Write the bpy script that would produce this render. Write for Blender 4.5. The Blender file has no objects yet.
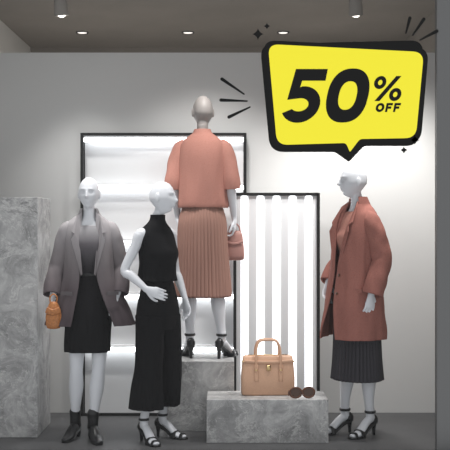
import bpy, math
from mathutils import Vector, Matrix, noise
C=bpy.context; D=bpy.data
sc=C.scene
sc.view_settings.view_transform='Standard'

# ---------------- materials ----------------
def mat(name,col,rough=.6,metal=0,emit=None,es=0,bump=0,bscale=60,sheen=0,spec=.5,var=0):
    m=D.materials.new(name); m.use_nodes=True; nt=m.node_tree; b=nt.nodes['Principled BSDF']
    b.inputs['Base Color'].default_value=(*col,1); b.inputs['Roughness'].default_value=rough
    b.inputs['Metallic'].default_value=metal; b.inputs['Specular IOR Level'].default_value=spec
    if sheen: b.inputs['Sheen Weight'].default_value=sheen
    if emit: b.inputs['Emission Color'].default_value=(*emit,1); b.inputs['Emission Strength'].default_value=es
    if bump or var:
        tc=nt.nodes.new('ShaderNodeTexCoord'); no=nt.nodes.new('ShaderNodeTexNoise')
        no.inputs['Scale'].default_value=bscale; no.inputs['Detail'].default_value=4
        nt.links.new(tc.outputs['Object'],no.inputs['Vector'])
        if bump:
            bp=nt.nodes.new('ShaderNodeBump'); bp.inputs['Strength'].default_value=bump; bp.inputs['Distance'].default_value=.002
            nt.links.new(no.outputs['Fac'],bp.inputs['Height']); nt.links.new(bp.outputs['Normal'],b.inputs['Normal'])
        if var:
            cr=nt.nodes.new('ShaderNodeValToRGB')
            cr.color_ramp.elements[0].position=.3; cr.color_ramp.elements[1].position=.7
            cr.color_ramp.elements[0].color=(*[c*(1-var) for c in col],1); cr.color_ramp.elements[1].color=(*[min(1,c*(1+var)) for c in col],1)
            nt.links.new(no.outputs['Fac'],cr.inputs['Fac']); nt.links.new(cr.outputs['Color'],b.inputs['Base Color'])
    return m
def z_gradient(name,stops,z0,z1,rough=.9,spec=.2):  # base colour ramp along object height
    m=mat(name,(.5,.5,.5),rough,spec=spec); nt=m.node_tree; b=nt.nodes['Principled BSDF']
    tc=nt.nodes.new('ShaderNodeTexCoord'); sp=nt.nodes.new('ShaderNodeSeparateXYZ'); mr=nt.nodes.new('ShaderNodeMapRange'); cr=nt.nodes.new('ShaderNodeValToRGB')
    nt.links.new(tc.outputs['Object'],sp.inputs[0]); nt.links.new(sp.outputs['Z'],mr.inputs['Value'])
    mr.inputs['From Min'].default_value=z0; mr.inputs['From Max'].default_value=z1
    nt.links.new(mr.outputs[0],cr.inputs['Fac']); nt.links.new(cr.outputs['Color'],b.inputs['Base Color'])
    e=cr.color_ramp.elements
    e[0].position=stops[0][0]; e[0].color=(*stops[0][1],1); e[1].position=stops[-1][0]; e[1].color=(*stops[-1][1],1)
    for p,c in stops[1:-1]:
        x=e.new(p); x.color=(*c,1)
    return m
def marble():
    m=mat('grey_marble',(.4,.4,.4),.4); nt=m.node_tree; b=nt.nodes['Principled BSDF']; L=nt.links.new
    tc=nt.nodes.new('ShaderNodeTexCoord')
    n1=nt.nodes.new('ShaderNodeTexNoise'); n1.inputs['Scale'].default_value=5; n1.inputs['Detail'].default_value=12; n1.inputs['Distortion'].default_value=.9; n1.inputs['Roughness'].default_value=.7
    L(tc.outputs['Object'],n1.inputs['Vector'])
    c1=nt.nodes.new('ShaderNodeValToRGB'); e=c1.color_ramp.elements
    e[0].position=.34; e[0].color=(.20,.20,.20,1); e[1].position=.66; e[1].color=(.56,.555,.55,1); L(n1.outputs['Fac'],c1.inputs['Fac'])
    mx=nt.nodes.new('ShaderNodeMixRGB'); mx.blend_type='ADD'; mx.inputs['Fac'].default_value=.35
    L(tc.outputs['Object'],mx.inputs[1]); L(n1.outputs['Color'],mx.inputs[2])
    def vein(scale,w):
        n2=nt.nodes.new('ShaderNodeTexNoise'); n2.inputs['Scale'].default_value=scale; n2.inputs['Detail'].default_value=5; n2.inputs['Distortion'].default_value=1.2
        L(mx.outputs[0],n2.inputs['Vector'])
        s=nt.nodes.new('ShaderNodeMath'); s.operation='SUBTRACT'; s.inputs[1].default_value=.5; L(n2.outputs['Fac'],s.inputs[0])
        a=nt.nodes.new('ShaderNodeMath'); a.operation='ABSOLUTE'; L(s.outputs[0],a.inputs[0])
        r=nt.nodes.new('ShaderNodeMapRange'); r.inputs['From Min'].default_value=0; r.inputs['From Max'].default_value=w
        r.inputs['To Min'].default_value=1; r.inputs['To Max'].default_value=0; L(a.outputs[0],r.inputs['Value']); return r
    v1=vein(2.2,.011); v2=vein(5.5,.010)
    ad=nt.nodes.new('ShaderNodeMath'); ad.operation='MAXIMUM'; L(v1.outputs[0],ad.inputs[0]); L(v2.outputs[0],ad.inputs[1])
    ml=nt.nodes.new('ShaderNodeMath'); ml.operation='MULTIPLY'; ml.inputs[1].default_value=.6; L(ad.outputs[0],ml.inputs[0])
    m2=nt.nodes.new('ShaderNodeMixRGB'); L(ml.outputs[0],m2.inputs['Fac']); L(c1.outputs[0],m2.inputs[1]); m2.inputs[2].default_value=(.82,.81,.79,1)
    L(m2.outputs[0],b.inputs['Base Color']); return m
M_white=mat('mannequin_white',(.72,.735,.77),.42)
M_head3=z_gradient('mannequin_darker_head',[(0,(.72,.735,.77)),(.5,(.30,.275,.26)),(1,(.30,.275,.26))],1.35,1.50,.5,.4)  # white below, darker grey-brown from the shoulders up
M_marble=marble()
M_wall=mat('wall_paint',(.64,.64,.63),.8)
M_dark=mat('interior_taupe',(.28,.26,.238),.9,var=.06,bscale=2)
M_floor=mat('floor_grey',(.075,.075,.077),.55,var=.12,bscale=4)
M_black=mat('black_metal',(.012,.012,.012),.4,metal=.3)
M_panel=mat('shelf_panel',(.74,.75,.76),.6,var=.02,bscale=3)
M_slat=mat('slat_grey',(.68,.69,.70),.6)
M_led=mat('led_tube',(1,1,1),.5,emit=(.96,.98,1),es=5.0)
M_peach=mat('peach_knit',(.46,.215,.17),.9,bump=.4,bscale=120,spec=.2,var=.06)
M_skirt=mat('brown_pleat',(.34,.19,.15),.85,spec=.2)
M_rust=mat('rust_wool',(.31,.125,.10),.9,bump=.4,bscale=110,spec=.2,var=.08)
M_grey=mat('charcoal_pleat',(.04,.037,.044),.8,spec=.3)
M_blk=mat('black_fabric',(.005,.005,.006),.85,spec=.15)
M_shoe=mat('black_leather',(.008,.008,.009),.3)
M_tan=mat('tan_leather',(.62,.37,.24),.45,bump=.15,bscale=120,var=.05)
M_pink=mat('dusty_pink_leather',(.38,.19,.16),.5)
M_orange=mat('brown_orange_leather',(.46,.175,.05),.5,bump=.3,bscale=80,var=.25)
M_gold=mat('gold_metal',(.8,.6,.3),.25,metal=1)
M_brown=mat('tortoise_brown',(.13,.045,.02),.3,var=.5,bscale=60)
M_lens=mat('dark_lens',(.08,.035,.02),.1)
M_frame=mat('window_frame_grey',(.10,.10,.10),.5)
M_yel=mat('vinyl_yellow',(.95,.84,.04),.6,spec=.2)
M_ink=mat('vinyl_black',(.006,.006,.006),.7,spec=.2)
M_coat=z_gradient('grey_gradient_wool',[(0,(.075,.058,.064)),(.35,(.13,.108,.115)),(.7,(.26,.235,.24)),(1,(.40,.38,.39))],.8,1.5)  # base colour goes from dark at the hem to pale at the shoulders
M_dress=z_gradient('black_gradient_dress',[(0,(.006,.006,.007)),(.5,(.012,.011,.013)),(.8,(.12,.11,.12)),(1,(.42,.41,.42))],.75,1.5)  # near black low down, paler towards the neckline
M_coatin=z_gradient('coat_lapel_grey',[(0,(.13,.115,.12)),(1,(.38,.36,.37))],1.1,1.55)  # grey lightens towards the collar

# ---------------- mesh helpers ----------------
class MB:
    def __init__(s): s.v=[]; s.f=[]; s.m=[]
    def grid(s,rows,closed=True,mi=0):
        b=len(s.v); n=len(rows[0])
        for r in rows: s.v+= [Vector(p) for p in r]
        for i in range(len(rows)-1):
            for j in range(n if closed else n-1):
                k=(j+1)%n
                s.f.append((b+i*n+j,b+i*n+k,b+(i+1)*n+k,b+(i+1)*n+j)); s.m.append(mi)
        return b,n
    def cap(s,b,n,row,flip=False,mi=0):
        idx=[b+row*n+j for j in range(n)]
        s.f.append(tuple(idx[::-1] if flip else idx)); s.m.append(mi)
    def box(s,c,h,mi=0,rz=0):
        b=len(s.v); R=Matrix.Rotation(rz,3,'Z')
        for x in(-1,1):
            for y in(-1,1):
                for z in(-1,1): s.v.append(Vector(c)+R@Vector((x*h[0],y*h[1],z*h[2])))
        for f in((0,1,3,2),(4,6,7,5),(0,4,5,1),(2,3,7,6),(0,2,6,4),(1,5,7,3)):
            s.f.append(tuple(b+i for i in f)); s.m.append(mi)
def mkobj(name,mb,mats,parent=None,smooth=True,loc=(0,0,0)):
    me=D.meshes.new(name); me.from_pydata(mb.v,[],mb.f)
    if not isinstance(mats,(list,tuple)): mats=[mats]
    for m in mats: me.materials.append(m)
    for p,mi in zip(me.polygons,mb.m): p.material_index=mi; p.use_smooth=smooth
    import bmesh
    bm=bmesh.new(); bm.from_mesh(me); bmesh.ops.recalc_face_normals(bm,faces=bm.faces[:]); bm.to_mesh(me); bm.free()
    o=D.objects.new(name,me); sc.collection.objects.link(o); o.location=loc
    if parent: o.parent=parent
    return o
def empty(name,loc,rz=0,s=1):
    o=D.objects.new(name,None); sc.collection.objects.link(o); o.location=loc; o.rotation_euler=(0,0,rz); o.scale=(s,s,s); o.empty_display_size=.1
    return o
def cr(P,t):
    n=len(P)-1; i=min(int(t*n),n-1); u=t*n-i
    g=lambda k:P[max(0,min(n,k))]
    a,b,c,d=g(i-1),g(i),g(i+1),g(i+2)
    out=[]
    for k in range(len(b)):
        out.append(.5*(2*b[k]+(c[k]-a[k])*u+(2*a[k]-5*b[k]+4*c[k]-d[k])*u*u+(3*b[k]-a[k]-3*c[k]+d[k])*u**3))
    return out
def tube(mb,pts,rad,n=16,ref=(0,1,0),steps=5,caps=True,mi=0,wr=0,linear=False):
    P=[]
    for p,r in zip(pts,rad):
        if not isinstance(r,(tuple,list)): r=(r,r)
        P.append((*p,r[0],r[1]))
    K=(len(P)-1)*steps
    S=P if linear else [cr(P,i/K) for i in range(K+1)]
    if linear: K=len(P)-1
    ref=Vector(ref); rows=[]; fr=[]
    prevA=None
    for i,s in enumerate(S):
        p=Vector(s[:3]); q0=Vector(S[max(0,i-1)][:3]); q1=Vector(S[min(K,i+1)][:3])
        T=(q1-q0).normalized()
        A=(prevA if prevA is not None else ref); A=A-A.dot(T)*T
        if A.length<1e-4: A=Vector((1,0,0))-T.x*T
        A.normalize(); prevA=A.copy(); B=T.cross(A); fr.append((p,T,A,B,s[3],s[4]))
    def ring(p,A,B,a,b,seed=0):
        out=[]
        for j in range(n):
            t=2*math.pi*j/n; k=1
            if wr: k=1+wr*noise.noise(Vector((math.cos(t)*1.5,math.sin(t)*1.5,seed*14)))
            out.append(p+A*(a*k*math.cos(t))+B*(b*k*math.sin(t)))
        return out
    if caps:
        p,T,A,B,a,b=fr[0]; r=min(a,b)
        rows.append(ring(p-T*r*.9,A,B,a*.25,b*.25)); rows.append(ring(p-T*r*.6,A,B,a*.72,b*.72))
    for i,(p,T,A,B,a,b) in enumerate(fr): rows.append(ring(p,A,B,a,b,p.z if wr else 0))
    if caps:
        p,T,A,B,a,b=fr[-1]; r=min(a,b)
        rows.append(ring(p+T*r*.6,A,B,a*.72,b*.72)); rows.append(ring(p+T*r*.9,A,B,a*.25,b*.25))
    b0,nn=mb.grid(rows,True,mi)
    if caps: mb.cap(b0,nn,0,True,mi); mb.cap(b0,nn,len(rows)-1,False,mi)
def ellip(mb,c,r,n=20,mi=0,R=None):
    rows=[]
    for i in range(n//2+1):
        la=math.pi*(i/(n//2)); la=min(max(la,.05),math.pi-.05)
        row=[]
        for j in range(n):
            t=2*math.pi*j/n
            v=Vector((r[0]*math.sin(la)*math.cos(t),r[1]*math.sin(la)*math.sin(t),r[2]*math.cos(la)))
            if R: v=R@v
            row.append(Vector(c)+v)
        rows.append(row)
    b,nn=mb.grid(rows,True,mi); mb.cap(b,nn,0,False,mi); mb.cap(b,nn,len(rows)-1,True,mi)

# garment: rings (z,cx,cy,rx,ry,open_deg,foldamp)
def garment(mb,rings,n=96,steps=8,pleats=0,pamp=.01,mi=0,seed=0,sq=1.0,ztilt=0):
    K=(len(rings)-1)*steps; rows=[]; zt=rings[0][0]; zb=rings[-1][0]
    opened=any(r[5]>0 for r in rings)
    for i in range(K+1):
        z,cx,cy,rx,ry,op,am=cr(rings,i/K); h=math.radians(op); row=[]
        fz=(zt-z)/(zt-zb)
        for j in range(n):
            t=h+(2*math.pi-2*h)*j/(n-1 if opened else n)
            k=1+am*noise.noise(Vector((math.sin(t)*2.2+seed,math.cos(t)*2.2,z*2.0)))
            k+=am*.5*noise.noise(Vector((math.sin(t)*5+seed,math.cos(t)*5,z*5.0)))
            ex=0
            if pleats:
                ph=(t*pleats/(2*math.pi))%1; ex=pamp*min(1,.25+fz*1.2)*(ph-.5)*2
            ss,cc=math.sin(t),math.cos(t)
            sx=math.copysign(abs(ss)**sq,ss); sy=math.copysign(abs(cc)**sq,cc)
            row.append((cx+(rx*k+ex)*sx,cy-(ry*k+ex)*sy,z+ztilt*math.cos(t)*fz))
        rows.append(row)
    mb.grid(rows,not opened,mi)
def solid(o,t=.006,off=1):
    m=o.modifiers.new('thick','SOLIDIFY'); m.thickness=t; m.offset=off
# ---------------- mannequin ----------------
def head(mb,c,yaw=0,pitch=0,roll=0,hs=1.0):
    R=Matrix.Rotation(yaw,3,'Z')@Matrix.Rotation(roll,3,'Y')@Matrix.Rotation(pitch,3,'X')
    g=lambda a,b:math.exp(-(a/b)**2)
    rows=[]; N=72; Lr=56
    for i in range(Lr+1):
        la=math.pi*i/Lr; la=min(max(la,.03),math.pi-.03); row=[]
        for j in range(N):
            t=2*math.pi*j/N
            u=Vector((math.sin(la)*math.cos(t),math.sin(la)*math.sin(t),math.cos(la)))
            x,y,z=u.x*.074,u.y*.094,u.z*.116
            if u.y>0 and u.z>-.3: y+=.012*u.y*(u.z+.3)
            k=max(0,min(1,(-u.z-.05)/.95)); k=k*k*(3-2*k)
            x*=1-.36*k
            if u.y>0: y*=1-.5*k
            else: y-=.010*k
            if u.y<-.1:
                ax=abs(x); w=min(1,(-u.y-.1)/.3); dy=0
                dy-=.027*g(x,.010)*g(z+.024,.014)+.015*g(x,.008)*g(z-.0,.02)
                dy+=.016*g(ax-.030,.015)*g(z-.008,.012)
                dy-=.008*g(ax-.030,.011)*g(z-.005,.005)
                dy-=.006*g(ax-.028,.02)*g(z-.030,.008)
                dy-=.010*g(x,.020)*g(z+.050,.005)+.010*g(x,.017)*g(z+.062,.006)
                dy-=.007*g(x,.018)*g(z+.092,.012)
                dy+=.005*g(x,.02)*g(z+.077,.006)
                y+=dy*w
            row.append(Vector(c)+R@(Vector((x,y,z))*hs))
        rows.append(row)
    b,nn=mb.grid(rows); mb.cap(b,nn,0); mb.cap(b,nn,len(rows)-1,True)
    for s in(-1,1):
        ellip(mb,Vector(c)+R@(Vector((s*.074,.012,-.008))*hs),(.009*hs,.018*hs,.032*hs),14,R=R)
def hand(mb,w,d,nrm,side,curl=25,spread=.05):
    w=Vector(w); d=Vector(d).normalized(); nrm=Vector(nrm); nrm=(nrm-nrm.dot(d)*d).normalized(); s=d.cross(nrm)*side
    tube(mb,[w-d*.01,w+d*.03,w+d*.065,w+d*.088],[(.022,.019),(.029,.016),(.036,.015),(.034,.012)],16,ref=s,steps=3)
    for off,L,cc in((.030,.070,0),(.010,.080,3),(-.010,.075,6),(-.030,.058,10)):
        p=w+d*.082+s*off; pts=[p-d*.02,p]; a=math.radians(curl*.5+cc); sd=(d+s*off*spread*60*.12).normalized()
        for k,fr in enumerate((.45,.32,.23)):
            dr=(sd*math.cos(a)+nrm*math.sin(a)).normalized(); p=p+dr*L*fr; pts.append(p); a+=math.radians(curl)
        tube(mb,pts,[.0085,.0085,.0080,.0072,.0062],10,ref=s,steps=3)
    p=w+d*.022+s*.020; dr=(d*.72+s*.62+nrm*.25).normalized()
    p2=p+dr*.035; dr2=(d*.85+s*.35+nrm*.35).normalized(); p3=p2+dr2*.030; p4=p3+(d*.9+s*.1+nrm*.4).normalized()*.022
    tube(mb,[p-dr*.01,p,p2,p3,p4],[.012,.013,.0105,.0095,.0075],10,ref=nrm,steps=3)
TORSO=[(1.60,.038,.042),(1.55,.040,.045),(1.515,.062,.050),(1.48,.108,.062),(1.44,.128,.076),(1.38,.126,.090),(1.31,.120,.094),(1.24,.106,.084),(1.13,.094,.072),(1.03,.118,.086),(.94,.142,.098),(.87,.138,.096),(.82,.11,.08)]
def body(parent,torso_c,headp,arms,legs,headrot=(0,0,0),hs=1.0,m=None):
    mb=MB()
    def tc(z):
        for (z0,x0,y0),(z1,x1,y1) in zip(torso_c[:-1],torso_c[1:]):
            if z<=z0 and z>=z1:
                u=(z0-z)/(z0-z1); return x0+(x1-x0)*u,y0+(y1-y0)*u
        return (torso_c[0][1:] if z>torso_c[0][0] else torso_c[-1][1:])
    P=[(z,*tc(z),a,b) for z,a,b in TORSO]; rows=[]
    K=(len(P)-1)*4
    for i in range(K+1):
        z,cx,cy,a,b=cr(P,i/K)
        rows.append([(cx+a*math.cos(2*math.pi*j/40),cy+b*math.sin(2*math.pi*j/40),z) for j in range(40)])
    b0,n=mb.grid(rows); mb.cap(b0,n,0); mb.cap(b0,n,len(rows)-1,True)
    bx,by=tc(1.33)
    for s in(-1,1): ellip(mb,(bx+s*.056,by-.070,1.325),(.046,.042,.050))
    for s in(-1,1): ellip(mb,(tc(.92)[0]+s*.065,tc(.92)[1]+.045,.92),(.070,.060,.08))
    nx,ny=tc(1.55); h=Vector(headp)
    tube(mb,[(nx,ny,1.50),(nx,ny,1.56),h+Vector((0,.015,-.07)),h+Vector((0,.01,-.02))],[.050,.040,.039,.042],20)
    head(mb,headp,*headrot,hs=hs)
    for A in arms:
        s=Vector(A['s']);e=Vector(A['e']);w=Vector(A['w'])
        inn=Vector((s.x*.60,s.y,s.z-.005))
        tube(mb,[inn,s,s.lerp(e,.35),e,e.lerp(w,.3),e.lerp(w,.7),w],[.040,.042,.037,.031,.033,.026,.020],18)
        hand(mb,w,A.get('d',(w-e)),A['n'],A['side'],A.get('curl',25))
    for L in legs:
        h0=Vector(L['h']);k=Vector(L['k']);a=Vector(L['a']);f=Vector(L['f']).normalized()
        tube(mb,[h0+Vector((0,0,.03)),h0,h0.lerp(k,.45),k.lerp(h0,.08),k.lerp(a,.12),k.lerp(a,.38)+Vector((0,.012,0)),k.lerp(a,.75),a],[.065,.078,.064,.048,.045,.050,.034,.029],24)
        hz=L['hz']
        ball=Vector((a.x,a.y,0))+f*.115+Vector((0,0,.028)); toe=Vector((a.x,a.y,0))+f*.175+Vector((0,0,.020))
        heel=Vector((a.x,a.y,hz+.03))-f*.025
        sd=f.cross(Vector((0,0,1)))
        tube(mb,[heel,heel.lerp(ball,.4)+Vector((0,0,.018)),ball,toe],[(.026,.026),(.028,.026),(.036,.018),(.025,.012)],16,ref=sd,steps=4)
        tube(mb,[a+Vector((0,0,.02)),a,heel+f*.025],[.030,.030,.028],16)
    o=mkobj('body',mb,m or M_white,parent)
    r=o.modifiers.new('rm','REMESH'); r.mode='VOXEL'; r.voxel_size=.0040; r.use_smooth_shade=True
    sm=o.modifiers.new('sm','SMOOTH'); sm.factor=.5; sm.iterations=2
    return o
def shoe(parent,name,L,kind='pump'):
    mb=MB(); a=Vector(L['a']); f=Vector(L['f']).normalized(); hz=L['hz']; g=Vector((a.x,a.y,0)); up=Vector((0,0,1)); sd=f.cross(up)
    heel=g-f*.03+up*(hz+.028); ball=g+f*.115+up*.026; toe=g+f*.19+up*.018
    rows=[]
    for p,w,t in((g-f*.055+up*hz,.018,.006),(g-f*.03+up*(hz),.028,.006),(g+f*.04+up*(hz*.55+.003),.028,.006),(g+f*.10+up*.006,.038,.006),(g+f*.155+up*.006,.036,.006),(g+f*.195+up*.006,.018,.006)):
        rows.append([p+sd*w+up*t,p-sd*w+up*t,p-sd*w-up*t,p+sd*w-up*t])
    b,n=mb.grid(rows); mb.cap(b,n,0); mb.cap(b,n,len(rows)-1,True)
    hw=.010 if kind!='boot' else .020
    tube(mb,[g-f*.035+up*(hz+.005),g-f*.036+up*hz*.5,g-f*.038+up*.001],[.022,hw*1.3,hw],14,caps=False)
    mb.cap(len(mb.v)-14,14,0)
    if kind in('pump','boot'):
        tube(mb,[heel,heel.lerp(ball,.4)+up*.016,ball,toe],[(.033,.034),(.033,.032),(.042,.024),(.026,.014)],20,ref=sd,steps=5)
    if kind=='boot':
        tube(mb,[g-f*.012+up*(hz+.03),a,a+up*.04,a+up*.065],[(.038,.040),(.037,.037),(.039,.039),(.042,.042)],20,ref=sd,steps=5)
    if kind=='sandal':
        tube(mb,[ball-f*.01-sd*.043-up*.02,ball-f*.01-sd*.03+up*.018,ball-f*.01+up*.026,ball-f*.01+sd*.03+up*.018,ball-f*.01+sd*.043-up*.02],[(.018,.004)]*5,10,ref=f,steps=4)
        tube(mb,[toe-f*.03-sd*.036-up*.012,toe-f*.03-sd*.02+up*.018,toe-f*.03+sd*.02+up*.018,toe-f*.03+sd*.036-up*.012],[(.013,.004)]*4,10,ref=f,steps=4)
        tube(mb,[heel+up*-.02,heel+up*.0],[(.031,.033)]*2,20,ref=sd,steps=4)
        R=[]
        for i in range(25):
            t=2*math.pi*i/24; R.append(a+f*.035*math.cos(t)+sd*.035*math.sin(t)+up*.005)
        tube(mb,R,[(.009,.004)]*25,8,ref=up,linear=True,caps=False)
    o=mkobj(name,mb,M_shoe,parent); return o
def sleeve(mb,pts,rad,wr=.12,n=40):
    tube(mb,pts,rad,n,steps=8,caps=False,wr=wr)
def flat(mb,pts,mi=0):
    b=len(mb.v); mb.v+=[Vector(p) for p in pts]; mb.f.append(tuple(range(b,b+len(pts)))); mb.m.append(mi)

# ======== mannequin 1: grey coat (facing camera) ========
def m1():
    E=empty('mannequin_in_grey_coat',(-.945,6.76,0),math.radians(6),1.0)
    legs=[dict(h=(-.076,0,.90),k=(-.085,-.03,.50),a=(-.095,.02,.115),f=(-.35,-1,0),hz=.05),
          dict(h=(.076,0,.90),k=(.07,-.05,.50),a=(.03,-.07,.115),f=(.25,-1,0),hz=.05)]
    arms=[dict(s=(-.138,0,1.445),e=(-.215,.035,1.19),w=(-.245,-.07,.985),d=(.02,-.22,-1),n=(1,-.2,0),side=-1,curl=38),
          dict(s=(.138,0,1.445),e=(.215,.045,1.20),w=(.20,-.06,1.0),d=(-.2,-.2,-1),n=(-1,0,0),side=1,curl=15)]
    body(E,[(1.6,0,0),(1.2,0,0),(.8,0,0)],(.0,-.01,1.692),arms,legs,(math.radians(-8),0,0),.98)
    for i,L in enumerate(legs): shoe(E,f'ankle_boot_{i+1}',L,'boot')
    mb=MB()
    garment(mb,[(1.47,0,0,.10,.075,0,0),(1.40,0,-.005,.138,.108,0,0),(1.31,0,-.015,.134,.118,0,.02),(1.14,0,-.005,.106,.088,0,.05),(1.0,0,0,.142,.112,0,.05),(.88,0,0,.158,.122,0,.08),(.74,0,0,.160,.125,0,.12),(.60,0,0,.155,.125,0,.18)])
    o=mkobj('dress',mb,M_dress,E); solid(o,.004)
    mb=MB(); tube(mb,[(math.sin(t)*.112,-math.cos(t)*.094,1.135) for t in [2*math.pi*i/32 for i in range(33)]],[(.012,.004)]*33,8,ref=(0,0,1),linear=True,caps=False)
    mkobj('belt',mb,M_shoe,E)
    mb=MB()
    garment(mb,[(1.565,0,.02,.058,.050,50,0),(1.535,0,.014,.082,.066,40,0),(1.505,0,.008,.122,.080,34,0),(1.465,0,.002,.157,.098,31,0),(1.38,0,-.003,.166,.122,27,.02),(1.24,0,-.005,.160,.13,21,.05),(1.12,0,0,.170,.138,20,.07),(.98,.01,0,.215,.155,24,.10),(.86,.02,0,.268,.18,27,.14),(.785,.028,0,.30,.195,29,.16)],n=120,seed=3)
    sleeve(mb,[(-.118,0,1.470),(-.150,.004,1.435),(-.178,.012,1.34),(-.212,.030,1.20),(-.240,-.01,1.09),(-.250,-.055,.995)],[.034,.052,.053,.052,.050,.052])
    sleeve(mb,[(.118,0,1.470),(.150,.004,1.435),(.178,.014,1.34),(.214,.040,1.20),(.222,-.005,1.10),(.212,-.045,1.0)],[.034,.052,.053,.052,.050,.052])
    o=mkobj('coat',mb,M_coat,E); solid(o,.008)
    mb=MB()
    for s in(-1,1):
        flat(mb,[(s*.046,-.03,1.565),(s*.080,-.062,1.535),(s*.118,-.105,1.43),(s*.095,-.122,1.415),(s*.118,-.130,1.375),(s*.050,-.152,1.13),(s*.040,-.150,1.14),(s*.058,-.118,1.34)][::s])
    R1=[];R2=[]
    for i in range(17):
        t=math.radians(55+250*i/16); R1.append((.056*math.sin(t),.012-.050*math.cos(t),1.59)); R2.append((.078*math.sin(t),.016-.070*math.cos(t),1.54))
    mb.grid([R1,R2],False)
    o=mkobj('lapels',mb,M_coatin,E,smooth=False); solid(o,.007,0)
    mb=MB()
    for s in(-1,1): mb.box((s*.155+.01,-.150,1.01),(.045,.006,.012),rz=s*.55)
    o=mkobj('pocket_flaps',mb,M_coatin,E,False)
    mb=MB(); cx,cy=-.235,-.13
    rows=[]
    for z,a,b in((.955,.016,.012),(.94,.030,.022),(.90,.044,.030),(.85,.052,.034),(.80,.050,.032),(.775,.040,.024),(.77,.02,.012)):
        rows.append([(cx+a*math.cos(2*math.pi*j/28)*(1+.10*math.cos(7*2*math.pi*j/28)),cy+b*math.sin(2*math.pi*j/28),z) for j in range(28)])
    b,n=mb.grid(rows); mb.cap(b,n,0); mb.cap(b,n,len(rows)-1)
    tube(mb,[(cx-.045,cy-.024,.90),(cx,cy-.038,.885),(cx+.045,cy-.024,.90)],[(.022,.004)]*3,8,ref=(0,0,1))
    tube(mb,[(cx-.02,cy,.94),(cx-.022,cy+.0,.985),(cx,cy+.01,1.005),(cx+.024,cy,.985),(cx+.02,cy,.94)],[.005]*5,8)
    mkobj('brown_purse',mb,M_orange,E)
m1()

# ======== mannequin 2: black outfit ========
def m2():
    E=empty('mannequin_in_black_jumpsuit',(-.462,6.70,0),math.radians(48),.975)
    legs=[dict(h=(-.076,0,.91),k=(-.098,-.03,.50),a=(-.125,.01,.155),f=(-.25,-1,0),hz=.085),
          dict(h=(.076,0,.91),k=(.085,.0,.50),a=(.075,.03,.155),f=(.3,-1,0),hz=.085)]
    arms=[dict(s=(-.138,.03,1.445),e=(-.225,.10,1.20),w=(-.165,-.055,1.07),d=(.35,-.75,-.25),n=(1,.3,-.2),side=-1,curl=18),
          dict(s=(.138,.01,1.445),e=(.205,.03,1.19),w=(.205,-.07,.98),d=(-.03,-.25,-1),n=(-1,0,0),side=1,curl=22)]
    body(E,[(1.6,0,.0),(1.4,0,.02),(1.15,0,.0),(.9,0,-.01),(.8,0,-.01)],(.0,-.045,1.705),arms,legs,(math.radians(26),math.radians(0),math.radians(6)),.98)
    for i,L in enumerate(legs): shoe(E,f'heeled_sandal_{i+1}',L,'sandal')
    mb=MB()
    garment(mb,[(1.585,0,.0,.046,.050,0,0),(1.55,0,.004,.048,.054,0,0),(1.52,0,.01,.072,.062,0,0),(1.485,0,.014,.115,.075,0,0),(1.44,0,.014,.142,.090,0,0),(1.37,0,.005,.143,.115,0,.01),(1.31,0,-.008,.138,.132,0,.02),(1.24,0,0,.128,.12,0,.04),(1.17,0,.005,.132,.118,0,.08),(1.12,0,.0,.142,.122,0,.12)],seed=1)
    o=mkobj('top',mb,M_blk,E); solid(o,.005)
    mb=MB()
    garment(mb,[(1.16,0,0,.105,.085,0,0),(1.08,0,0,.12,.100,0,.02),(1.0,0,0,.145,.112,0,.03),(.92,0,0,.162,.122,0,.03),(.84,0,0,.166,.122,0,.04),(.78,0,0,.160,.115,0,.04)],seed=5)
    for s,kx,ax,ay in((-1,-.096,-.125,.0),(1,.090,.085,.03)):
        garment(mb,[(.88,s*.078,0,.086,.11,0,.02),(.70,s*.085,-.005,.086,.104,0,.06),(.52,kx,-.01,.086,.100,0,.11),(.38,(kx+ax)/2,0,.092,.108,0,.16),(.235,ax,ay,.100,.120,0,.22)],n=64,seed=7+s)
    o=mkobj('wide_leg_trousers',mb,M_blk,E); solid(o,.005)
    mb=MB(); tube(mb,[(math.sin(t)*.112,-math.cos(t)*.092,1.14) for t in [2*math.pi*i/32 for i in range(33)]],[(.018,.004)]*33,8,ref=(0,0,1),linear=True,caps=False)
    mkobj('belt',mb,M_shoe,E)
m2()

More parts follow.
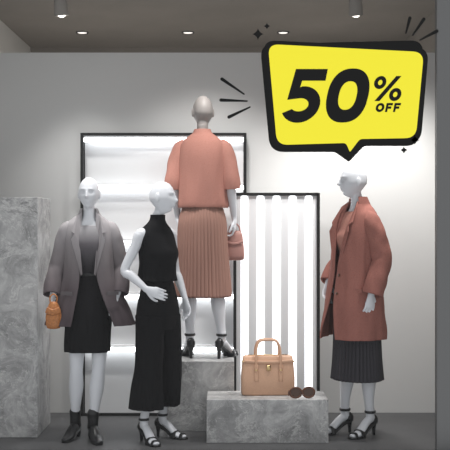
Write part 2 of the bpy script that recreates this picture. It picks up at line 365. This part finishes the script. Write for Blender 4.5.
# ======== mannequin 3: peach top, from behind, on plinth ========
def m3():
    E=empty('mannequin_in_peach_top',(-.165,7.15,.502),math.radians(174),1.065)
    legs=[dict(h=(-.076,0,.92),k=(-.095,-.01,.50),a=(-.135,.02,.155),f=(-.45,-1,0),hz=.085),
          dict(h=(.076,0,.92),k=(.09,.0,.50),a=(.085,.02,.155),f=(.35,-1,0),hz=.085)]
    arms=[dict(s=(-.138,.0,1.45),e=(-.195,.02,1.19),w=(-.215,-.045,.965),d=(.0,-.12,-1),n=(1,0,0),side=-1,curl=40),
          dict(s=(.138,.0,1.45),e=(.195,.03,1.19),w=(.180,-.05,.97),d=(-.1,-.2,-1),n=(-1,0,0),side=1,curl=20)]
    body(E,[(1.6,0,0),(1.2,0,0),(.8,0,0)],(.0,-.015,1.695),arms,legs,(math.radians(14),0,0),.96,M_head3)
    for i,L in enumerate(legs): shoe(E,f'strappy_heel_{i+1}',L,'sandal')
    mb=MB()
    garment(mb,[(1.57,0,.008,.050,.052,0,0),(1.54,0,.006,.066,.062,0,0),(1.51,0,.005,.105,.078,0,0),(1.465,0,.004,.150,.098,0,0),(1.38,0,0,.164,.122,0,.03),(1.25,0,0,.162,.13,0,.05),(1.14,0,0,.165,.135,0,.08),(1.06,0,0,.170,.135,0,.10),(1.035,0,0,.163,.13,0,.10)],seed=11)
    for s in(-1,1):
        sleeve(mb,[(s*.115,.0,1.472),(s*.150,.0,1.435),(s*.175,.006,1.34),(s*.196,.018,1.22),(s*.200,.012,1.165)],[.034,.052,.056,.058,.056],.10)
    o=mkobj('peach_top',mb,M_peach,E); solid(o,.007)
    mb=MB()
    garment(mb,[(1.12,0,0,.11,.09,0,0),(1.03,0,0,.136,.118,0,0),(.94,0,0.005,.160,.137,0,.01),(.80,0,0.005,.168,.142,0,.02),(.62,0,0,.178,.15,0,.04),(.42,.0,0,.192,.165,0,.07)],n=288,pleats=44,pamp=.0085,seed=2)
    o=mkobj('pleated_skirt',mb,M_skirt,E); solid(o,.003)
    mb=MB(); cx,cy=-.215,-.075
    rows=[]
    for z,a,b in((.875,.030,.022),(.872,.046,.030),(.84,.056,.036),(.76,.066,.044),(.70,.070,.046),(.672,.064,.040),(.668,.04,.02)):
        rows.append([(cx+a*math.copysign(abs(math.cos(2*math.pi*j/32))**.7,math.cos(2*math.pi*j/32)),cy+b*math.copysign(abs(math.sin(2*math.pi*j/32))**.7,math.sin(2*math.pi*j/32)),z) for j in range(32)])
    b,n=mb.grid(rows); mb.cap(b,n,0); mb.cap(b,n,len(rows)-1)
    for dy in(-.018,.018):
        tube(mb,[(cx-.04,cy+dy,.84),(cx-.032,cy+dy*.6,.90),(cx,cy+dy*.2,.925),(cx+.032,cy+dy*.6,.90),(cx+.04,cy+dy,.84)],[.0055]*5,8)
    tube(mb,[(cx-.06,cy+.04,.80),(cx-.02,cy+.048,.785),(cx+.02,cy+.048,.785),(cx+.06,cy+.04,.80)],[(.010,.004)]*4,8,ref=(0,0,1))
    mkobj('bucket_bag',mb,M_pink,E)
m3()

# ======== mannequin 4: rust coat, facing left ========
def m4():
    E=empty('mannequin_in_rust_coat',(.930,6.85,0),math.radians(-62),1.045)
    legs=[dict(h=(-.076,0,.91),k=(-.08,-.035,.50),a=(-.085,-.04,.155),f=(-.1,-1,0),hz=.085),
          dict(h=(.076,0,.91),k=(.075,.01,.50),a=(.065,.06,.155),f=(.2,-1,0),hz=.085)]
    arms=[dict(s=(-.138,0,1.445),e=(-.20,.03,1.19),w=(-.18,-.11,1.02),d=(.2,-.3,-1),n=(1,0,0),side=-1,curl=20),
          dict(s=(.138,0,1.445),e=(.20,.05,1.19),w=(.205,-.035,.96),d=(.0,-.15,-1),n=(-1,0,0),side=1,curl=28)]
    body(E,[(1.6,0,0),(1.2,0,0),(.8,0,0)],(.0,-.03,1.705),arms,legs,(math.radians(-16),math.radians(0),0),.96)
    for i,L in enumerate(legs): shoe(E,f'heeled_sandal_{i+1}',L,'sandal')
    mb=MB()
    garment(mb,[(1.50,0,.0,.08,.065,0,0),(1.45,0,0,.125,.09,0,0),(1.38,0,-.005,.135,.11,0,0),(1.31,0,-.018,.132,.12,0,.02),(1.14,0,0,.11,.09,0,.05),(1.0,0,0,.142,.112,0,.04)])
    o=mkobj('blouse',mb,M_peach,E); solid(o,.004)
    mb=MB()
    garment(mb,[(1.10,0,0,.105,.09,0,0),(.95,0,0,.15,.12,0,0),(.75,0,0,.16,.135,0,.02),(.55,0,0,.168,.145,0,.03),(.375,0,0,.178,.16,0,.05)],n=288,pleats=40,pamp=.009)
    o=mkobj('pleated_skirt',mb,M_grey,E); solid(o,.003)
    mb=MB()
    garment(mb,[(1.565,0,.02,.060,.052,45,0),(1.54,0,.014,.086,.068,36,0),(1.51,0,.008,.128,.086,30,0),(1.465,0,.002,.164,.105,25,0),(1.36,0,-.005,.176,.135,18,.03),(1.20,0,-.01,.175,.152,9,.06),(1.08,0,-.01,.180,.165,5,.07),(.92,0,-.015,.188,.185,7,.09),(.76,0,-.02,.195,.20,12,.12),(.655,0,-.025,.195,.205,16,.14)],n=120,seed=21)
    sleeve(mb,[(-.118,0,1.470),(-.152,.004,1.43),(-.182,.015,1.32),(-.205,.03,1.19),(-.20,-.05,1.10),(-.185,-.10,1.02)],[.036,.056,.058,.056,.054,.054])
    sleeve(mb,[(.118,0,1.470),(.152,.004,1.43),(.185,.025,1.32),(.208,.048,1.19),(.215,.01,1.08),(.215,-.03,.955)],[.036,.056,.060,.060,.058,.060],.18)
    o=mkobj('coat',mb,M_rust,E); solid(o,.008)
    mb=MB()
    for s in(-1,1):
        flat(mb,[(s*.048,-.03,1.57),(s*.085,-.065,1.535),(s*.115,-.122,1.43),(s*.092,-.136,1.41),(s*.108,-.150,1.37),(s*.03,-.172,1.12),(s*.018,-.170,1.13),(s*.052,-.128,1.34)][::s])
    R1=[];R2=[]
    for i in range(17):
        t=math.radians(50+260*i/16); R1.append((.060*math.sin(t),.012-.053*math.cos(t),1.60)); R2.append((.084*math.sin(t),.016-.074*math.cos(t),1.54))
    mb.grid([R1,R2],False)
    o=mkobj('lapels',mb,M_rust,E,False); solid(o,.008,0)
    mb=MB(); mb.box((.15,-.125,.98),(.045,.008,.014),rz=.75); mb.box((-.15,-.125,.98),(.045,.008,.014),rz=-.75)
    mkobj('pocket_flaps',mb,M_rust,E,False)
    mb=MB()
    for z in(1.08,.96): ellip(mb,(.05,-.182 if z>1 else -.200,z),(.011,.006,.011),12)
    mkobj('buttons',mb,M_brown,E)
m4()

# ---------------- room ----------------
def boxobj(name,x0,x1,y0,y1,z0,z1,m,bev=0):
    mb=MB(); mb.box((0,0,0),((x1-x0)/2,(y1-y0)/2,(z1-z0)/2))
    o=mkobj(name,mb,m,None,False,((x0+x1)/2,(y0+y1)/2,(z0+z1)/2))
    if bev: b=o.modifiers.new('b','BEVEL'); b.width=bev; b.segments=2
    return o
boxobj('floor',-2.2,1.9,6.2,10.1,-.1,0,M_floor)
boxobj('wall_back',-2.0,1.668,7.65,7.71,0,2.83,M_wall)
boxobj('wall_rear',-2.2,1.9,10.0,10.1,0,3.3,M_dark)
boxobj('wall_left',-2.2,-2.0,6.3,10.0,0,3.3,M_wall)
boxobj('wall_right',1.78,1.9,6.3,10.0,0,3.3,M_dark)
boxobj('ceiling',-2.2,1.9,6.2,10.1,3.3,3.4,M_dark)
# window
W=empty('window_1',(0,6.3,0))
mb=MB(); mb.box((1.48,.035,1.6),(.107,.03,1.7)); mb.box((-2.1,.035,1.6),(.1,.03,1.7)); mb.box((-.31,.035,-.05),(1.9,.03,.05)); mb.box((-.31,.035,3.25),(1.9,.03,.05))
mkobj('window_frame',mb,M_frame,W,False)
mg=D.materials.new('window_glass'); mg.use_nodes=True; nt=mg.node_tree; nt.nodes.clear()
o_=nt.nodes.new('ShaderNodeOutputMaterial'); mx=nt.nodes.new('ShaderNodeMixShader'); t_=nt.nodes.new('ShaderNodeBsdfTransparent'); g_=nt.nodes.new('ShaderNodeBsdfGlossy')
t_.inputs['Color'].default_value=(.80,.80,.80,1)
g_.inputs['Roughness'].default_value=.02; mx.inputs[0].default_value=.015
nt.links.new(t_.outputs[0],mx.inputs[1]); nt.links.new(g_.outputs[0],mx.inputs[2]); nt.links.new(mx.outputs[0],o_.inputs[0])
mb=MB(); flat(mb,[(-2.0,0,0),(1.373,0,0),(1.373,0,3.2),(-2.0,0,3.2)]); mkobj('glass_pane',mb,mg,W,False)

# plinths
boxobj('marble_slab',-1.95,-1.300,6.75,7.25,0,1.668,M_marble,.004)
boxobj('marble_plinth',-.445,.065,6.96,7.36,0,.50,M_marble,.004)
boxobj('marble_plinth.001',-.125,.70,6.58,6.93,0,.294,M_marble,.004)

# illuminated shelf unit (horizontal tubes)
S=empty('illuminated_shelf_unit',(0,7.52,0))
x0,x1,zt=-1.105,.155,2.185
mb=MB(); mb.box(((x0+x1)/2,.09,zt/2),((x1-x0)/2,.008,zt/2-.002)); mkobj('back_panel',mb,M_panel,S,False)
mb=MB()
for x in(x0,x1): mb.box((x,0,zt/2),(.011,.011,zt/2-.001)); 
for x in(x0,x1): mb.box((x,.09,zt/2),(.011,.012,zt/2-.001))
mb.box(((x0+x1)/2,0,zt-.008),((x1-x0)/2,.010,.010)); mb.box(((x0+x1)/2,0,.012),((x1-x0)/2,.010,.010))
for x in(x0,x1): mb.box((x,.045,zt-.008),(.01,.045,.01))
mkobj('frame',mb,M_black,S,False)
zs=(2.135,1.765,1.335,.92,.51)
mb=MB()
for z in zs: mb.box(((x0+x1)/2,.05,z+.026),((x1-x0)/2-.012,.04,.006))
mkobj('shelves',mb,M_panel,S,False)
mb=MB()
for z in zs: tube(mb,[(x0+.02,.02,z),(x1-.02,.02,z)],[.018,.018],12,ref=(0,0,1))
mkobj('led_tubes',mb,M_led,S)
# vertical light panel: recessed light strips between slats
S=empty('vertical_light_panel',(0,7.42,0))
x0,x1,zt=.075,.712,1.72
mb=MB(); mb.box(((x0+x1)/2,.05,zt/2),((x1-x0)/2,.006,zt/2-.002))
N=5; pitch=(x1-x0-.024)/N
for i in range(N+1):
    xc=x0+.012+i*pitch; w=.030 if 0<i<N else .016
    if i==0: xc+=.016
    if i==N: xc-=.016
    mb.box((xc,.026,zt/2),(w,.018,zt/2-.022))
mkobj('slatted_panel',mb,M_slat,S,False)
mb=MB()
for x in(x0,x1): mb.box((x,.02,zt/2),(.011,.03,zt/2-.001))
mb.box(((x0+x1)/2,.02,zt-.01),((x1-x0)/2,.03,.011)); mb.box(((x0+x1)/2,.02,.012),((x1-x0)/2,.03,.011))
mkobj('frame',mb,M_black,S,False)
mb=MB()
for i in range(N):
    xc=x0+.012+(i+.5)*pitch; tube(mb,[(xc,.008,.03),(xc,.008,zt-.03)],[(pitch/2-.034,.014)]*2,12,ref=(1,0,0))
mkobj('led_strips',mb,mat('led_strip',(1,1,1),.5,emit=(.96,.98,1),es=2.2),S)

# handbag
E=empty('tan_handbag',(.298,6.80,.295),math.radians(3))
mb=MB(); rows=[]
for z,a,b in((.002,.165,.060),(.0,.178,.068),(.012,.186,.073),(.12,.186,.066),(.22,.178,.052),(.262,.172,.040),(.270,.160,.030)):
    rows.append([(a*math.copysign(abs(math.cos(2*math.pi*j/64))**.28,math.cos(2*math.pi*j/64)),b*math.copysign(abs(math.sin(2*math.pi*j/64))**.28,math.sin(2*math.pi*j/64)),z) for j in range(64)])
b,n=mb.grid(rows); mb.cap(b,n,0); mb.cap(b,n,len(rows)-1)
mkobj('bag_body',mb,M_tan,E)
mb=MB()
for s in(-1,1):
    y=s*.056
    tube(mb,[(-.085,y*1.2,.16),(-.085,y,.25),(-.08,y*.7,.33),(-.05,y*.5,.375),(.05,y*.5,.375),(.08,y*.7,.33),(.085,y,.25),(.085,y*1.2,.16)],[(.008,.007)]*8,10,ref=(1,0,0),steps=6)
for s in(-1,1): tube(mb,[(s*.085,-.072,.10),(s*.085,-.060,.21)],[(.014,.004)]*2,8,ref=(1,0,0))
tube(mb,[(-.168,-.050,.235),(-.05,-.056,.228),(.05,-.056,.228),(.168,-.050,.235)],[(.012,.004)]*4,8,ref=(0,0,1))
mkobj('handles',mb,M_tan,E)
mb=MB()
for s in(-1,1): ellip(mb,(s*.085,-.067,.175),(.010,.006,.010),12); ellip(mb,(s*.176,-.04,.232),(.008,.008,.008),10)
mb.box((0,-.062,.19),(.014,.006,.018)); mb.box((0,0,.272),(.14,.004,.003))
mkobj('hardware',mb,M_gold,E)

# sunglasses
E=empty('sunglasses',(.520,6.635,.2965),math.radians(8),.95)
mb=MB(); ml=MB()
for s in(-1,1):
    pts=[(s*.047+.043*math.cos(t),-.03,.043+.036*math.sin(t)) for t in [2*math.pi*i/28 for i in range(29)]]
    tube(mb,pts,[(.006,.007)]*29,8,ref=(0,1,0),linear=True,caps=False)
    tube(mb,[(s*.088,-.03,.052),(s*.090,.0,.052),(s*.086,.03,.045),(s*.080,.06,.008)],[.004,.004,.004,.005],8)
    flat(ml,[(s*.047+.042*math.cos(t),-.03,.043+.035*math.sin(t)) for t in [2*math.pi*i/28 for i in range(28)]])
tube(mb,[(-.010,-.032,.054),(0,-.035,.060),(.010,-.032,.054)],[.005]*3,8)
mkobj('spectacle_frame',mb,M_brown,E); o=mkobj('lenses',ml,M_lens,E,False); solid(o,.002,0)

# ceiling spotlights
def spot(name,x,y,z,tgt,power,ang=55,col=(1,.985,.965),blend=.8):
    E=empty(name,(x,y,z)); d=(Vector(tgt)-Vector((x,y,z))).normalized()
    mb=MB()
    tube(mb,[Vector((0,0,0))-d*.10,Vector((0,0,0))-d*.02,d*.06],[.035,.045,.048],20,caps=False,ref=(1,0,0)); tube(mb,[-d*.10,-d*.104],[.034,.02],20,ref=(1,0,0))
    tube(mb,[-d*.06,(-d*.06)+Vector((0,0,.08)),(0,-d.y*.06,3.29-z)],[.010]*3,10,ref=(1,0,0),caps=False)
    mb.box((0,-d.y*.06,3.285-z),(.05,.05,.012))
    o=mkobj('lamp_housing',mb,M_dark,E); solid(o,.003)
    mb=MB(); ellip(mb,d*.035,(.036,.036,.036)); mkobj('bulb',mb,mat(name+'_bulb',(1,1,1),emit=(1,.95,.85),es=6),E)
    L=D.lights.new(name+'_beam','SPOT'); L.energy=power; L.spot_size=math.radians(ang); L.spot_blend=blend; L.color=col; L.shadow_soft_size=.08
    lo=D.objects.new('beam',L); sc.collection.objects.link(lo); lo.parent=E; lo.location=d*.09
    lo.rotation_euler=d.to_track_quat('-Z','Y').to_euler()
spot('ceiling_spotlight',-1.18,7.0,3.04,(-1.0,7.3,1.0),60,80)
spot('ceiling_spotlight.001',.94,7.0,3.04,(1.1,7.4,1.2),115,90)
spot('ceiling_spotlight.002',.0,6.5,3.12,(-.15,7.3,1.6),90,80)
spot('ceiling_spotlight.003',1.2,6.5,3.12,(1.1,7.4,1.4),150,90)
spot('ceiling_spotlight.004',-.85,6.5,3.12,(-.8,6.9,1.4),110,60)
# recessed downlights in the shop ceiling beyond the display wall
def downlight(name,x,y):
    E=empty(name,(x,y,3.3)); mb=MB()
    tube(mb,[(0,0,-.004),(0,0,-.012)],[.060,.056],24,ref=(1,0,0),caps=False); tube(mb,[(0,0,-.001),(0,0,-.0035)],[.062,.062],24,ref=(1,0,0),caps=False)
    mkobj('trim_ring',mb,M_black,E)
    mb=MB(); ellip(mb,(0,0,-.006),(.045,.045,.008),20); mkobj('lamp_face',mb,mat(name+'_face',(1,1,1),emit=(1,.95,.88),es=1.2),E)
for i,(x,y) in enumerate([(-1.35,9.2),(-.35,9.2),(.55,9.2)]): downlight('ceiling_downlight' if i==0 else f'ceiling_downlight.{i:03d}',x,y)
# added uplighters, unseen behind the display wall, to brighten the ceiling
def fill_uplighter(name,x,y,power):
    E=empty(name,(x,y,0)); mb=MB()
    tube(mb,[(0,0,0.001),(0,0,.02)],[.15,.14],28,ref=(1,0,0),caps=False); tube(mb,[(0,0,.02),(0,0,1.78)],[.012,.012],12,ref=(1,0,0))
    tube(mb,[(0,0,1.76),(0,0,1.80),(0,0,1.86)],[.03,.11,.16],28,ref=(1,0,0),caps=False)
    o=mkobj('stand_and_bowl',mb,M_black,E); solid(o,.003)
    mb=MB(); ellip(mb,(0,0,1.84),(.05,.05,.05)); mkobj('bulb',mb,mat(name+'_bulb',(1,1,1),emit=(1,.93,.85),es=5),E)
    L=D.lights.new(name+'_light','POINT'); L.energy=power; L.color=(1,.94,.87); L.shadow_soft_size=.06
    lo=D.objects.new('light',L); sc.collection.objects.link(lo); lo.parent=E; lo.location=(0,0,1.94)
fill_uplighter('unseen_fill_lamp',-1.0,8.7,19)
fill_uplighter('unseen_fill_lamp.001',.9,8.7,19)

# ---------------- window decal ----------------
DE=empty('discount_window_decal',(.776,6.2985,2.316))
U=1/154.6
def shape(name,loops,m,layer):
    cu=D.curves.new(name,'CURVE'); cu.dimensions='2D'; cu.fill_mode='BOTH'
    for lp in loops:
        s=cu.splines.new('POLY'); s.points.add(len(lp)-1)
        for p,(x,y) in zip(s.points,lp): p.co=((x-345)*U,(95-y)*U,0,1)
        s.use_cyclic_u=True
    o=D.objects.new(name,cu); sc.collection.objects.link(o)
    dg=C.evaluated_depsgraph_get(); me=D.meshes.new_from_object(o.evaluated_get(dg)); D.objects.remove(o)
    me.materials.clear(); me.materials.append(m)
    o=D.objects.new(name,me); sc.collection.objects.link(o); o.rotation_euler=(math.pi/2,0,0); o.location=(0,-layer*.0012,0); o.parent=DE
def rp(P,r):
    out=[]; n=len(P)
    for i in range(n):
        a,b,c=Vector(P[i-1]),Vector(P[i]),Vector(P[(i+1)%n]); rr=r[i] if isinstance(r,list) else r
        p=b+(a-b).normalized()*rr; q=b+(c-b).normalized()*rr
        for k in range(9):
            t=k/8; v=(1-t)**2*p+2*t*(1-t)*b+t*t*q; out.append((v.x,v.y))
    return out
shape('bubble_shadow',[rp([(260,44),(424,40),(418,146),(364,146),(349,162),(335,152),(270,152)],[14,14,12,3,2,3,14])],M_ink,0)
shape('bubble_outline',[rp([(263,40),(429,48),(421,143),(364,143),(350,159),(342,148),(272,150)],[13,13,13,3,2,3,13])],M_ink,1)
shape('bubble_fill',[rp([(268,44),(424,52),(416,138),(360,139),(350,152),(346,143),(277,145)],[11,11,11,3,1,3,11])],M_yel,2)
def glyph(pts,x,y,w,h,sh=.2):
    return [(x+px*w+sh*py*h,y+h-py*h) for px,py in pts]
arc=lambda cx,cy,rx,ry,a,b,n=24,e=1:[(cx+rx*math.copysign(abs(math.cos(math.radians(a+(b-a)*i/n)))**e,math.cos(math.radians(a+(b-a)*i/n))),cy+ry*math.copysign(abs(math.sin(math.radians(a+(b-a)*i/n)))**e,math.sin(math.radians(a+(b-a)*i/n)))) for i in range(n+1)]
five=[(.12,1),(.98,1),(.98,.78),(.35,.78),(.33,.655)]+arc(.44,.33,.52,.345,95,-152)+arc(.41,.325,.24,.125,-140,100)+[(.05,.42)]
shape('digit_5',[glyph(five,281,69,37,53)],M_ink,3)
shape('digit_0',[glyph(arc(.5,.5,.53,.51,0,345,46,.85),323,69,39,53),glyph(arc(.5,.5,.23,.27,0,345,46,.85),323,69,39,53)],M_ink,3)
O=lambda x,y,w,h,t:[glyph(arc(.5,.5,.5,.5,0,350,35),x,y,w,h),glyph(arc(.5,.5,.5-t/w,.5-t/h,0,350,35),x,y,w,h)]
shape('percent_ring_1',O(373,76,12,13,3.8),M_ink,3)
shape('percent_ring_2',O(388,88,12,13,3.8),M_ink,3)
shape('percent_slash',[[(396.5,76),(401.5,76),(379.5,101),(374.5,101)]],M_ink,3)
shape('letter_o',O(375,103,8.5,9,2.4),M_ink,3)
Fg=[(0,0),(.33,0),(.33,.36),(.85,.36),(.85,.62),(.33,.62),(.33,.74),(1,.74),(1,1),(0,1)]
shape('letter_f_1',[glyph(Fg,385,103,6.4,9)],M_ink,3); shape('letter_f_2',[glyph(Fg,393,103,6.4,9)],M_ink,3)
def stroke(name,a,b,w0,w1):
    a=Vector(a);b=Vector(b);d=(b-a).normalized();n=Vector((-d.y,d.x))
    P=[]
    for i in range(9):
        t=math.pi*i/8; P.append(tuple(a+n*w0*math.cos(t)-d*w0*math.sin(t)))
    for i in range(9):
        t=math.pi*i/8; P.append(tuple(b-n*w1*math.cos(t)+d*w1*math.sin(t)))
    shape(name,[P],M_ink,1)
for i,(a,b) in enumerate([((244,94),(222,79)),((247,101),(221,100)),((250,107),(229,117)),((406,33),(410,18)),((413,35),(424,19)),((420,40),(437,31))]):
    stroke(f'ray_{i+1}',a,b,.8,1.7)
def spark(name,x,y,r):
    P=[]
    for i in range(32):
        t=2*math.pi*i/32; c,s=math.cos(t),math.sin(t); P.append((x+r*math.copysign(abs(c)**3,c),y+r*math.copysign(abs(s)**3,s)))
    shape(name,[P],M_ink,1)
spark('sparkle_1',258,34,6); spark('sparkle_2',267,26,3.5)
spark('sparkle_3',415,140,5); spark('sparkle_4',404,150,4) 

# world
w=D.worlds.new('world'); sc.world=w; w.use_nodes=True; bg=w.node_tree.nodes['Background']
bg.inputs[0].default_value=(.96,.98,1,1); bg.inputs[1].default_value=1.0
cam=D.cameras.new('camera'); co=D.objects.new('camera',cam); sc.collection.objects.link(co); cam.sensor_width=36; cam.lens=77.84
co.location=(0,0,1.475); co.rotation_euler=(math.pi/2,0,0); sc.camera=co
